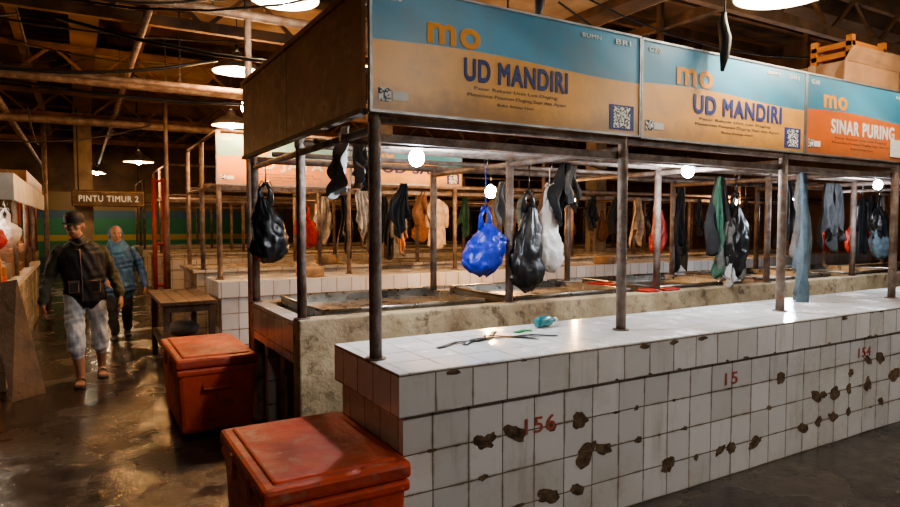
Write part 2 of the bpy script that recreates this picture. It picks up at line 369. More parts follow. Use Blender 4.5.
for x0,x1 in ((1.36,2.62),(2.9,4.15),(4.5,5.7),(6.1,7.3),(7.7,8.9)):
    b=B('steel_trough'); a,c_=3.96,4.95; z0,z1=.83,.97
    b.box((x0,a,z0+.07),(x1,c_,z0+.082),STEEL)
    b.box((x0,a,z0),(x0+.012,c_,z1),STEEL);b.box((x1-.012,a,z0),(x1,c_,z1),STEEL);b.box((x0,a,z0),(x1,a+.012,z1),STEEL);b.box((x0,c_-.012,z0),(x1,c_,z1),STEEL)
    b.tube([(x0,a,z1),(x1,a,z1),(x1,c_,z1),(x0,c_,z1),(x0,a,z1)],.012,STEEL,8)
    b.done()
def frame(name,dy,xs,ysl,zt=2.04):
    b=B(name)
    for y in ysl:
        zb={2.72:.905,3.86:.945,5.04:.925}.get(round(y-dy,2),.9)
        for i,x in enumerate(xs):
            b.tube([(x,y,zb),(x,y,2.6 if abs(y-dy-2.72)<.01 or i==0 else zt+.02)],.03,IRON,12)
            b.tube([(x,y,zb),(x,y,zb+.012)],.05,IRON,12)
        b.tube([(xs[0]-.03,y,zt),(xs[-1],y,zt)],.028,IRON,10)
    for x in xs:
        b.tube([(x,ysl[0],zt-.055),(x,ysl[-1],zt-.055)],.022,IRON,8)
    b.beam((xs[0],ysl[0]+.04,zt-.09),(xs[-1],ysl[0]+.04,zt-.09),.03,.04,IRON)
    for y,r,z in ((ysl[0]+.33,.026,zt-.06),(ysl[0]+.75,.016,zt-.03),(ysl[1]+.5,.018,zt-.02)):
        b.tube([(xs[0]-.04,y,z),(xs[-1],y,z)],r,IRON,8)
    b.tube([(xs[0],ysl[0],2.6),(xs[0],ysl[-1],2.6)],.02,IRON,8)
    b.tube([(xs[0],ysl[0],2.6),(xs[-1],ysl[0],2.6)],.02,IRON,8)
    return b.done()
frame('stall_frame',0,PX,[2.72,3.86,5.04])
b=B('plywood_fascia'); 
b.box((1.12,2.70,2.06),(1.14,3.9,2.62),PLY); b.box((1.12,3.905,2.055),(1.14,5.1,2.615),PLY)
b.box((1.105,2.69,2.045),(1.145,5.1,2.07),WOODD); b.box((1.105,2.69,2.61),(1.145,5.1,2.64),PLY); b.done()
for k,dy in enumerate((4.85,9.7,14.5)):
    b=counter_front(1.3,15,2.385+dy,3.17+dy,.9,TILEF if k else TILE); b.done()
    b=B('tiled_counter'); b.box((1.3,3.86+dy,0),(15,5.05+dy,.9),TILEF); b.box((1.25,3.8+dy,.9),(15,5.1+dy,.94),TILEF); b.done()
    frame('stall_frame',dy,[1.38+1.57*i for i in range(9)],[2.72+dy,3.86+dy,5.04+dy])
# ---------------------------------------------------------------- signs
def sign(x0,x1,y,z0,z1,top,low,title,tx,tw,tz,th,tm,logo=(.29,.335,.3,.1),dy=0,full=True):
    e=empty('shop_sign')
    b=B('sign_board'); b.box((x0,y,z0),(x1,y+.012,z1),signmat('sign_print',top,low,x0,x1-x0,z0,z1-z0,.56)); b.done(e)
    b=B('sign_frame'); t=.012
    b.box((x0-.004,y-.006,z0-t),(x1+.004,y+.02,z0),ALU); b.box((x0-.004,y-.006,z1),(x1+.004,y+.02,z1+t),ALU)
    b.box((x0-.004,y-.006,z0),(x0+t-.004,y+.02,z1),ALU); b.box((x1-t+.004,y-.006,z0),(x1+.004,y+.02,z1),ALU); b.done(e)
    text(e,'title_letters',title,tx,tz,tw,th,y,tm,.035)
    lx,lz,lw,lh=logo
    text(e,'logo_letters','mo',x0+lx,z0+lz,lw,lh,y,OTXT,.03)
    if full:
        text(e,'small_lines_a','Pasar Rakyat Unit Los Daging',tx+.06,tz-.04,tw*.8,.02,y,KTXT)
        text(e,'small_lines_b','Menerima Pesanan Daging Sapi dan Ayam',tx+.02,tz-.075,tw*.95,.022,y,KTXT)
        text(e,'small_lines_c','Buka Setiap Hari',tx+tw*.3,tz-.11,tw*.35,.018,y,KTXT)
    text(e,'corner_print_a','G20',x0+.06,z1-.06,.1,.03,y,WTXT,.02)
    text(e,'corner_print_b','BUMN',x1-.45,z1-.055,.14,.022,y,WTXT,.02)
    text(e,'corner_print_c','BRI',x1-.2,z1-.06,.12,.03,y,WTXT,.02)
    b=B('qr_codes'); b.box((x0+.04,y-.003,z0+.04),(x0+.1,y,z0+.1),QR); b.box((x1-.21,y-.003,z0+.03),(x1-.08,y,z0+.15),QR); b.done(e)
    b=B('price_labels'); b.box((x0+.11,y-.003,z0+.05),(x0+.19,y,z0+.09),WTXT)
    b.box((x1-.24,y-.0025,z0+.02),(x1-.05,y,z0+.16),BTXT); b.done(e)
    return e
BLUE=(.06,.27,.42); YEL=(.85,.42,.09); ORA=(.70,.16,.03)
sign(1.145,2.85,2.66,2.065,2.625,BLUE,YEL,'UD MANDIRI',1.64,.66,2.245,.115,BTXT)
sign(2.862,4.52,2.66,2.06,2.62,BLUE,YEL,'UD MANDIRI',3.32,.92,2.235,.12,BTXT,logo=(.30,.335,.34,.11))
sign(4.532,6.25,2.66,2.06,2.62,(.05,.22,.34),ORA,'SINAR PURING',4.86,.93,2.22,.11,WTXT,logo=(.22,.34,.32,.1))
sign(6.262,8.0,2.66,2.06,2.62,BLUE,YEL,'UD BAROKAH',6.7,.9,2.235,.12,BTXT)
sign(8.02,9.7,2.66,2.06,2.62,BLUE,YEL,'SUMBER REJEKI',8.4,.9,2.235,.12,BTXT)
sign(1.35,2.95,7.51,2.0,2.55,(.2,.42,.42),(.8,.32,.06),'UD JAYA',1.7,.9,2.15,.13,WTXT)
sign(2.97,4.6,7.51,2.06,2.55,BLUE,YEL,'UD SARI',3.4,.9,2.2,.12,BTXT,full=False)
b=B('paper_notice'); b.box((5.72,2.65,2.09),(5.95,2.655,2.23),WTXT); b.done()
b=B('roof_shelf'); 
for y in (2.75,3.0,3.25,3.5): b.box((4.7,y,2.635),(7.4,y+.15,2.66),WOODD)
for x in (4.8,5.9,7.1): b.beam((x,2.72,2.62),(x,3.7,2.62),.05,.03,WOODD)
b.done()
def carton(a,b_,m,open_=True):
    b=B('cardboard_box'); b.box(a,b_,m,.008)
    x0,y0,z0=a;x1,y1,z1=b_
    b.hexa([(x0,y0,z1),(x1,y0,z1),(x1,y0+.004,z1),(x0,y0+.004,z1),(x0,y0-.06,z1+.1),(x1,y0-.05,z1+.12),(x1,y0-.045,z1+.12),(x0,y0-.055,z1+.1)],m)
    b.box((x0-.002,(y0+y1)/2-.03,z0),(x1+.002,(y0+y1)/2+.03,z1+.003),PAN); b.done()
carton((5.25,2.78,2.662),(6.1,3.3,2.84),CARD); carton((6.15,2.78,2.662),(6.95,3.3,2.95),CARD)
b=B('plastic_crate'); 
for k in range(3):
    z=2.845+k*.08; b.box((5.5,2.86,z),(6.05,3.2,z+.05),ORNG,.006)
for x,y in ((5.5,2.86),(6.0,2.86),(5.5,3.15),(6.0,3.15)): b.box((x,y,2.845),(x+.05,y+.05,3.1),ORNG)
b.done()
# ---------------------------------------------------------------- lamps
def light(parent,loc,e,c,r=.05,typ='POINT',spot=None):
    l=bpy.data.lights.new('lamp_light',typ); l.energy=e; l.color=c; l.shadow_soft_size=r
    o=bpy.data.objects.new('lamp_light',l); scene.collection.objects.link(o); o.location=loc; o.parent=parent
COOL=(.80,.9,1); WARM=(1,.47,.17); NEU=(1,.84,.66)
GC=emis('led_glow',(.85,.93,1),220); GW=emis('warm_glow',(1,.66,.32),190); GN=emis('neutral_glow',(1,.88,.68),130)
def bulb(x,y,z,g,e,c,ztop=2.04,r=.04):
    b=B('led_bulb'); b.tube([(x,y,z+.05),(x,y,z+.1)],[.022,.018],WHITEP,12); b.ell((x,y,z),(r,r,r*1.15),g,14,10); b.tube([(x,y,z+.1),(x+.01,y,(z+ztop)/2+.05),(x,y,max(ztop,z+.12))],.004,CABLE,6)
    o=b.done(); light(o,(x,y,z-r*1.2-.02),e,c,.03)
bulb(1.71,3.3,1.93,GC,36,COOL,2.02,.045); bulb(4.07,3.3,1.95,GC,46,COOL,2.02,.045); bulb(6.9,3.3,1.93,GC,44,COOL,2.02)
bulb(8.9,5.4,1.85,GC,32,COOL,3.2,.05); bulb(4.33,6.4,1.93,GW,80,WARM,3.3,.07)
bulb(1.62,7.15,2.82,GW,65,WARM,3.2,.07)
bulb(7.3,8.2,1.93,GN,30,WARM,3.3,.03); bulb(10.5,7.4,1.93,GW,40,WARM,3.3)
bulb(4.5,13.2,1.95,GW,40,WARM,3.3,.03); bulb(9,13,1.95,GN,40,WARM,3.3,.03)
def pendant(x,y,z,e,c,g,r=.27):
    b=B('pendant_lamp')
    prof=[(.03,.2),(.05,.19),(.07,.13),(r*.6,.09),(r*.9,.03),(r,0),(r,-.012)]
    b.lathe((x,y,z),prof,ENAM); b.lathe((x,y,z),[(q*.97,h-.004) for q,h in prof[1:]],ENAMI)
    b.tube([(x,y,z+.19),(x,y,z+.28)],.022,DARK,10); b.tube([(x,y,z+.28),(x,y,ZC)],.006,CABLE,6)
    b.tube([(x,y,z+.13),(x,y,z+.08)],.02,WHITEP,10)
    b.ell((x,y,z+.01),(.055,.055,.075),g,14,10); o=b.done(fixn=False)
    light(o,(x,y,z-.085),e,c,.06)
pendant(1.56,7.35,3.25,80,WARM,GN); pendant(1.9,9.4,2.95,75,WARM,GN); pendant(1.0,13.4,2.72,60,WARM,GW); pendant(.3,19,2.9,50,WARM,GW); pendant(.5,22.6,3.1,50,NEU,GW)  # the farthest pendants are added to light the striped wall
pendant(1.42,4.96,3.3,45,(1,.7,.42),GN); pendant(3.85,2.42,3.0,35,NEU,GN,.3); pendant(5.4,2.0,3.12,35,NEU,GN,.26)
FILL=(1,.95,.9)
pendant(3.2,-1.2,3.3,95,FILL,GN); pendant(.2,-1.6,3.2,28,FILL,GN); pendant(6.5,-.8,3.2,95,FILL,GN)  # fill pendants added unseen behind the camera to brighten counter front and man
pendant(-2.6,9,3.0,45,WARM,GW); pendant(7,10,3.3,60,WARM,GW); pendant(-2.8,14,3,45,WARM,GW)
b=B('fluorescent_tube')
WT=emis('warm_tube',(1,.5,.18),13)
for (x,y) in ((3.2,6.9),(0.0,9.3),(6.7,6.2)):
    b.box((x-.6,y-.04,3.3),(x+.6,y+.04,3.34),DARK); b.tube([(x-.58,y,3.365),(x+.58,y,3.365)],.016,WT,10)
    for s_ in (-.5,.5): b.beam((x+s_,y,3.34),(x+s_,y,ZC-.55),.01,.01,DARK)
b.done()
# ---------------------------------------------------------------- coolers
def cooler(x0,x1,y0,y1,H):
    b=B('cooler_box')
    b.box((x0+.015,y0+.015,0.02),(x1-.015,y1-.015,H-.09),REDP,.03,taper=.022)
    for x in (x0+.08,x1-.14):
        for y in (y0+.08,y1-.14): b.box((x,y,0),(x+.06,y+.06,.03),DARK)
    b.box((x0+.005,y0+.005,H-.14),(x1-.005,y1-.005,H-.09),REDP,.015)
    b.box((x0,y0,H-.085),(x1,y1,H-.012),REDL,.02)
    b.box((x0+.05,y0+.05,H-.03),(x1-.05,y1-.05,H),REDL,.012)
    for yy in ((y0+y1)/2-.2,(y0+y1)/2+.1):
        b.box((x0-.006,yy,H-.15),(x0+.01,yy+.06,H-.04),REDP,.004)
    xm=(x0+x1)/2; b.tube([(xm-.1,y0+.03,H-.2),(xm-.1,y0-.005,H-.24),(xm+.1,y0-.005,H-.24),(xm+.1,y0+.03,H-.2)],.012,REDP,8)
    b.done()
cooler(.56,1.18,2.32,3.17,.565); cooler(.56,1.135,4.78,5.78,.59)
b=B('wooden_table')
for k in range(4): b.box((.70+k*.14,7.05,.69),(.835+k*.14,8.5,.73),WOODD,.004)
for x in (.73,1.18):
    for y in (7.12,8.4): b.box((x,y,0),(x+.06,y+.06,.69),WOODD)
    b.box((x+.01,7.12,.2),(x+.05,8.42,.26),WOODD)
b.box((.73,7.13,.61),(1.23,7.16,.69),WOODD); b.box((.74,7.2,.26),(1.23,8.4,.28),WOODD)
b.done()
b=B('storage_sack'); 
b.ell((.98,7.6,.37),(.17,.2,.09),mat('sack',(.2,.18,.15),(.1,.09,.08),8,.8,bump=.6)); b.done()
# ---------------------------------------------------------------- hanging things
def bag(x,y,ztop,zbot,w,m,hook,seed=0,depth=.55,kind=0):
    b=B('plastic_bag'); n=44; R=26; vs=[]
    profs=([.16,.3,.52,.74,.88,.96,1,1,.98,.95,.88,.7,.22],[.22,.36,.5,.6,.7,.78,.85,.92,.97,1,.96,.78,.25],[.3,.62,.85,.95,1,.98,.94,.93,.95,.92,.84,.62,.2])
    prof=profs[kind%3]; so=V((seed*3.1,seed*1.7,0))
    for i in range(R+1):
        t=i/R; q=t*12; i0=min(11,int(q)); pr=prof[i0]*(1-(q-i0))+prof[i0+1]*(q-i0); z=ztop+(zbot-ztop)*t
        for k in range(n):
            th=2*math.pi*k/n; d=V((math.cos(th),math.sin(th),0))
            fold=abs(noise.noise(V((th*2.2 if th<math.pi else (2*math.pi-th)*2.2,t*1.2,0))+so))
            cr=noise.noise(V((d.x*3.2,d.y*3.2,t*6))+so); c2=abs(noise.noise(V((d.x*7,d.y*7,t*11))+so))
            f=1+.22*cr-.34*fold*(1.15-t)-.24*c2
            r=w/2*pr*f*1.12
            vs.append((x+r*math.cos(th)+.03*math.sin(t*4+seed),y+r*depth*math.sin(th),z+.03*cr*min(1,t*3)))
    b.add(vs,[(i*n+k,i*n+(k+1)%n,(i+1)*n+(k+1)%n,(i+1)*n+k) for i in range(R) for k in range(n)]+[tuple(range(n)),tuple(R*n+k for k in range(n))],m,True)
    H=hook-ztop
    for s_ in (-1,1):
        kz=ztop+min(.10,H*.6)
        b.tube([(x+s_*w*.12,y,ztop-.05),(x+s_*w*.15,y+.01*s_,(ztop+kz)/2),(x+s_*.008,y,kz)],[(.03,.008),(.018,.006),(.012,.01)],m,8,side=(1,0,0))
        b.tube([(x,y,kz),(x+s_*.03,y-.01,kz+.02),(x+s_*.045,y,kz-.015)],[(.01,.006),(.014,.004),(.006,.003)],m,6)
    b.ell((x,y,kz),(.017,.014,.016),m,10,8)
    b.tube([(x,y,kz),(x+.004,y,(kz+hook)/2),(x,y,hook)],[.006,.004,.004],m,6)
    b.tube([(x-.01,y-.035,hook-.02),(x,y-.03,hook+.03),(x,y,hook+.035),(x,y+.02,hook+.01)],.004,STEEL,6)
    b.done()
def cloth(x,y,ztop,zbot,w,m,seed=0,ang=0,name='hanging_cloth'):
    b=B(name); rnd=random.Random(seed); nx,nz=26,18; vs=[]
    ca,sa=math.cos(ang),math.sin(ang); ph=rnd.uniform(0,6); kk=rnd.choice((2,3,4)); so=V((seed*2.3,ph,0))
    for side in (0,1):
        for j in range(nz+1):
            t=j/nz
            for i in range(nx+1):
                s_=i/nx-.5; ww=w*(.4+.6*min(1,t*1.6))*(1-.16*math.sin(4*t+ph))
                nn=noise.noise(V((s_*6,t*3,0))+so)
                lx=s_*ww+.03*math.sin(5*t+ph); ly=(.018+.03*t)*math.sin(2*math.pi*kk*(s_+.5)+ph+2*nn)+.02*math.sin(4*t+ph)+.03*nn+(side*.006)
                z=ztop+(zbot-ztop)*t*(1+.22*math.sin(7*s_+ph*2)+.12*noise.noise(V((s_*5,0,1))+so))
                vs.append((x+lx*ca-ly*sa,y+lx*sa+ly*ca,z))
    W=nx+1; off=(nz+1)*W
    fs=[(o+j*W+i,o+j*W+i+1,o+(j+1)*W+i+1,o+(j+1)*W+i) for o in (0,off) for j in range(nz) for i in range(nx)]
    for j in range(nz):
        for i in (0,nx): fs.append((j*W+i,(j+1)*W+i,off+(j+1)*W+i,off+j*W+i))
    for i in range(nx):
        for j in (0,nz): fs.append((j*W+i,j*W+i+1,off+j*W+i+1,off+j*W+i))
    b.add(vs,fs,m,True); b.done()
def shirt(x,y,ztop,zbot,w,m,seed=0,ang=0,hook=2.0):
    b=B('hanging_shirt'); n=28; R=12; vs=[]; H=ztop-zbot; ca,sa=math.cos(ang),math.sin(ang)
    prof=[.25,.75,.9,.85,.8,.8,.82,.85,.88,.92,.95,.98,1]
    for i in range(R+1):
        t=i/R
        for k in range(n):
            th=2*math.pi*k/n; q=1+.12*math.sin(6*th+seed)+.08*math.sin(9*th+seed+t*3)
            lx=w*.36*prof[i]*math.cos(th)*q; ly=w*.13*prof[i]*math.sin(th)*q
            vs.append((x+lx*ca-ly*sa,y+lx*sa+ly*ca,ztop-H*t+.03*math.sin(2*th+seed)*t))
    b.add(vs,[(i*n+k,i*n+(k+1)%n,(i+1)*n+(k+1)%n,(i+1)*n+k) for i in range(R) for k in range(n)],m,True)
    for s_ in (-1,1):
        b.tube([(x+s_*w*.22*ca,y+s_*w*.22*sa,ztop-.05),(x+s_*w*.36*ca,y+s_*w*.36*sa,ztop-.12),(x+s_*w*.42*ca,y+s_*w*.42*sa,ztop-H*.35),(x+s_*w*.40*ca,y+s_*w*.4*sa,ztop-H*.6)],[(.03,.03),(w*.13,.035),(w*.11,.03),(w*.1,.03)],m,12)
    b.tube([(x-w*.3*ca,y-w*.3*sa,ztop-.07),(x,y,ztop),(x+w*.3*ca,y+w*.3*sa,ztop-.07)],.008,DARK,6)
    b.tube([(x,y,ztop),(x,y,hook),(x+.02,y,hook+.03),(x+.03,y,hook+.01)],.004,STEEL,6); b.done()
def fab(n,c,r=.8,d=.55): return mat(n,c,tuple(v*d for v in c),14,r,bump=.4,bscale=18)
BK=fab('black_plastic_film',(.012,.012,.014),.3); BL=fab('blue_plastic_film',(.02,.04,.42),.35,.8); RD=fab('red_plastic_film',(.5,.03,.02),.4)
GY=fab('grey_cloth',(.16,.15,.14)); WH=fab('white_cloth',(.55,.53,.5)); BB=fab('slate_blue_cloth',(.11,.16,.2)); KD=fab('black_cloth',(.02,.02,.022))
OR=fab('orange_cloth',(.6,.25,.1)); GR=fab('green_cloth',(.04,.12,.08)); BR=fab('brown_cloth',(.16,.08,.045)); PK=fab('cream_cloth',(.5,.38,.28))
WF=mat('white_plastic_film',(.7,.68,.66),(.5,.42,.4),9,.4,bump=.5,bscale=20)
bag(2.565,3.86,1.55,1.17,.31,BL,1.98,1,.75,0); bag(2.947,3.84,1.68,1.03,.31,BK,1.98,2,.6,1); bag(3.16,3.86,1.74,1.17,.27,WF,1.98,3,.5,1)
cloth(3.27,3.82,2.02,1.62,.2,KD,4); cloth(3.34,3.80,2.0,1.75,.12,GY,41)
bag(1.19,4.72,1.74,1.26,.27,BK,2.0,5,.8,1); cloth(1.27,3.36,2.08,1.74,.22,GY,6,1.2); cloth(1.32,3.2,2.02,1.78,.12,GY,61,.4)
cloth(5.2,3.84,1.98,1.35,.3,KD,7); bag(5.42,3.84,1.72,1.0,.36,BK,1.98,8); cloth(5.32,3.8,1.6,1.1,.34,GY,9); cloth(5.12,3.8,1.98,1.2,.08,GR,10); cloth(5.27,3.78,1.25,1.0,.1,WH,91)
cloth(5.08,2.98,1.98,.98,.26,BB,11,.5); cloth(5.16,3.05,1.98,1.25,.18,GY,12,.2)
bag(5.66,5.0,1.81,1.19,.22,RD,1.98,12,.6,1); bag(9.9,5.0,1.62,1.08,.42,RD,1.98,13); bag(9.1,5.0,1.7,1.15,.2,RD,1.98,14)
shirt(4.25,7.6,1.88,1.22,.36,PK,15); cloth(4.1,5.03,1.95,1.35,.22,BR,16); cloth(3.55,5.02,1.95,1.5,.22,GY,17); cloth(2.45,5.03,1.9,1.5,.18,KD,18)
cloth(3.15,7.58,1.98,1.5,.25,WH,19); cloth(3.45,7.58,1.9,1.2,.22,KD,20); cloth(3.7,7.58,1.8,1.25,.15,OR,21)
cloth(2.9,7.58,1.9,1.25,.2,BK,22); bag(2.75,8.7,1.7,1.2,.3,RD,1.98,23)
cols=[BK,GY,WH,KD,BR,RD,GR,BB,PK,OR,BK,KD,BK,GY,KD]
for k in range(44):
    rr=random.Random(100+k); row=rr.choice((5.02,7.58,8.7,9.88,3.84,12.4)); x=rr.uniform(2,11) if row>5.5 else rr.uniform(5.9,11)
    zt=rr.uniform(1.65,1.9); kind=k%6; m=rr.choice(cols); w=rr.uniform(.18,.34); x+= .02
    if kind in (0,3): bag(x,row,zt-.1,zt-rr.uniform(.45,.65),w,m,1.98,k,.6,k)
    elif kind<5: cloth(x,row,1.98,zt-rr.uniform(.2,.6),w*.9,m,k)
    else: shirt(x,row,zt,zt-rr.uniform(.5,.7),w*1.2,m,k)
# ---------------------------------------------------------------- counter litter
STRAP=mat('green_black_strap',(.015,.03,.022),(.01,.012,.012),20,.4)
b=B('plastic_strap')
def strip(pts):
    P=[V((x,y,.914+.004*(i%2))) for i,(x,y) in enumerate(pts)]
    b.tube(P,[(.016,.002)]*len(P),STRAP,6,side=(.3,.9,0))
strip([(1.56,2.78),(1.72,2.86),(1.84,2.84),(1.97,2.88),(2.1,2.86),(2.2,2.83),(2.32,2.75)])
strip([(1.72,2.78),(1.84,2.88),(1.96,2.9),(2.05,3.0),(2.1,3.05)])
strip([(1.95,2.95),(2.03,2.9),(2.1,2.82),(2.16,2.72)])
b.done()
b=B('green_plastic_scrap'); b.tube([(2.18,2.95,.914),(2.26,2.99,.914),(2.3,2.96,.914)],[(.025,.003)]*3,mat('leaf_green',(.03,.3,.08),None,5,.5),8,side=(.3,.9,0)); b.done()
TEAL=mat('teal_plastic',(.03,.22,.25),(.02,.12,.15),9,.25)
b=B('plastic_bottle'); b.tube([(2.38,3.02,.945),(2.39,3.02,.945),(2.50,3.05,.945),(2.53,3.055,.945),(2.55,3.06,.945)],[.024,.033,.033,.014,.013],TEAL,14); b.tube([(2.55,3.06,.945),(2.565,3.063,.945)],.016,WTXT,12); b.done()
b=B('wash_basin'); 
b.lathe((4.32,4.5,.825),[(.0,.01),(.1,.01),(.14,.14),(.15,.145),(.135,.14),(.1,.02),(0,.02)],RD)
b.done()
b=B('folded_red_cloth'); b.box((4.2,3.8,.952),(4.34,3.92,.975),RD,.008); b.box((4.42,3.8,.952),(4.62,3.92,.97),RD,.008); b.done()
BLK=mat('chopping_wood',(.3,.2,.11),(.18,.11,.06),8,.7)
for i,(x,y) in enumerate(((2.4,7.45),(4.9,7.42),(7.2,7.42),(3.2,9.1),(6,9.1))):
    z=.9 if y<8 else .94
    b=B('chopping_block'); b.lathe((x,y,z),[(0,.002),(.16,.002),(.17,.03),(.17,.1),(.155,.12),(0,.12)],BLK,24); b.done()
# ---------------------------------------------------------------- left-hand stalls
b=B('market_stall')
b.box((-2.4,7.0,0),(-.62,12.5,.86),TILEF); b.box((-2.45,6.95,.86),(-.58,12.55,.92),WHITEP)
for y in (7.05,9.1,10.8,12.4):
    for x in (-.66,-2.35): b.tube([(x,y,.9),(x,y,2.0)],.028,IRON,10)
b.box((-2.5,6.9,1.97),(-.5,12.6,2.0),WHITEP)
b.box((-.53,6.9,1.76),(-.5,12.6,1.97),WHITEP); b.box((-2.5,6.87,1.76),(-.5,6.9,1.97),WHITEP)
b.box((-2.4,7.1,1.35),(-1.4,12.4,1.38),WOODD); b.box((-2.42,7.0,.92),(-2.39,12.4,1.97),WHITEP); b.done()
def pack(a,b_,m,ang=0): 
    q=B('goods_package'); q.box(a,b_,m,.02); q.ell(((a[0]+b_[0])/2,(a[1]+b_[1])/2,b_[2]),((b_[0]-a[0])*.4,(b_[1]-a[1])*.4,.04),m)
    c=V(((a[0]+b_[0])/2,(a[1]+b_[1])/2,0)); bmesh.ops.rotate(q.bm,verts=q.bm.verts[:],cent=c,matrix=Matrix.Rotation(ang,3,'Z')); q.done()
for k in range(15):
    rr=random.Random(k); y=7.05+k*.35; s=rr.uniform(.16,.27); pack((-.98+rr.uniform(0,.08),y,.922),(-.68,y+s,.922+rr.uniform(.06,.36)),rr.choice([BR,RD,GY,BR,ORNG,GR,PK,CARD]),rr.uniform(-.35,.35))
    y+=.03; pack((-1.9,y,1.382),(-1.5,y+s,1.382+rr.uniform(.1,.34)),rr.choice([OR,RD,WH,BL,CARD,GR,PK]),rr.uniform(-.3,.3))
b=B('fruit_pile'); rr=random.Random(3)
for k in range(70):
    u,v=rr.uniform(-1,1),rr.uniform(-1,1); h=(1-max(abs(u),abs(v)))*.22
    b.ell((-1.22+u*.18,7.4+v*.3,.962+h),(.045,.045,.042),[ORNG,OR,RD][k%3],10,8)
b.done()
bulb(-1.2,8.2,1.72,GN,20,NEU,1.96); bulb(-1.2,10.6,1.72,GN,18,(1,.6,.45),1.96)
b=B('leaning_plank'); b.hexa([(-.54,6.55,0),(-.30,6.75,0),(-.30,6.79,0),(-.54,6.59,0),(-.74,6.83,1.0),(-.50,6.87,1.04),(-.50,6.91,1.04),(-.74,6.87,1.0)],WOODD,.004) 
b.done()
b=B('plastic_crate'); b.box((-1.1,5.9,.0),(-.62,6.4,.06),ORNG)
for z in (.08,.2,.32): b.box((-1.1,5.9,z),(-.62,6.4,z+.09),ORNG,.008)
for x,y in ((-1.11,5.89),(-.66,5.89),(-1.11,6.36),(-.66,6.36)): b.box((x,y,0),(x+.05,y+.05,.44),ORNG)
b.done()
for k,(x,y) in enumerate(((-.75,7.35),(-.7,8.4),(-.75,9.4))): bag(x,y,1.6,1.28,.22,[RD,WF,BK][k],1.76,30+k)
b=B('market_stall'); b.box((-2.6,13.8,0),(-.9,19,.85),TILEF); b.box((-2.7,13.7,2.2),(-.8,19.1,2.5),PLY)
for y in (13.9,16.4,18.9): b.tube([(-.95,y,.85),(-.95,y,2.2)],.03,REDIR,10); b.tube([(-2.5,y,.85),(-2.5,y,2.2)],.03,REDIR,10)
b.done()
b=B('red_gate')
for x in (1.08,1.24): b.tube([(x,11.6,0),(x,11.6,2.3)],.035,REDIR,10)
for z in (.5,1.2,2.25): b.tube([(1.08,11.6,z),(1.24,11.6,z)],.025,REDIR,8)
b.done()
e=empty('direction_sign')
b=B('board'); b.box((-.1,15,1.92),(1.2,15.05,2.2),WOODD,.02); b.box((-.13,15.01,1.89),(1.23,15.04,2.23),PK,.03); b.tube([(0,15.03,2.2),(0,15.03,ZC)],.012,DARK,6); b.tube([(1.1,15.03,2.2),(1.1,15.03,ZC)],.012,DARK,6); b.done(e)
text(e,'letters','PINTU TIMUR 2',.0,1.99,1.1,.13,14.995,emis('sign_letters_glow',(1,.72,.42),.45),.02)  # letters given a weak glow of their own; the sign is no lamp
b=B('steel_pole'); b.tube([(1.28,5.6,0),(1.28,5.6,3.9)],.03,IRON,12); b.box((1.2,5.52,0),(1.36,5.68,.01),IRON); b.done()
b=B('steel_pole'); b.tube([(1.15,10.4,0),(1.15,10.4,3.4)],.03,IRON,12); b.box((1.07,10.32,0),(1.23,10.48,.01),IRON); b.done()
b=B('steel_pole'); b.tube([(-.5,13.1,0),(-.5,13.1,3.4)],.04,IRON,12); b.box((-.58,13.02,0),(-.42,13.18,.01),IRON); b.done()

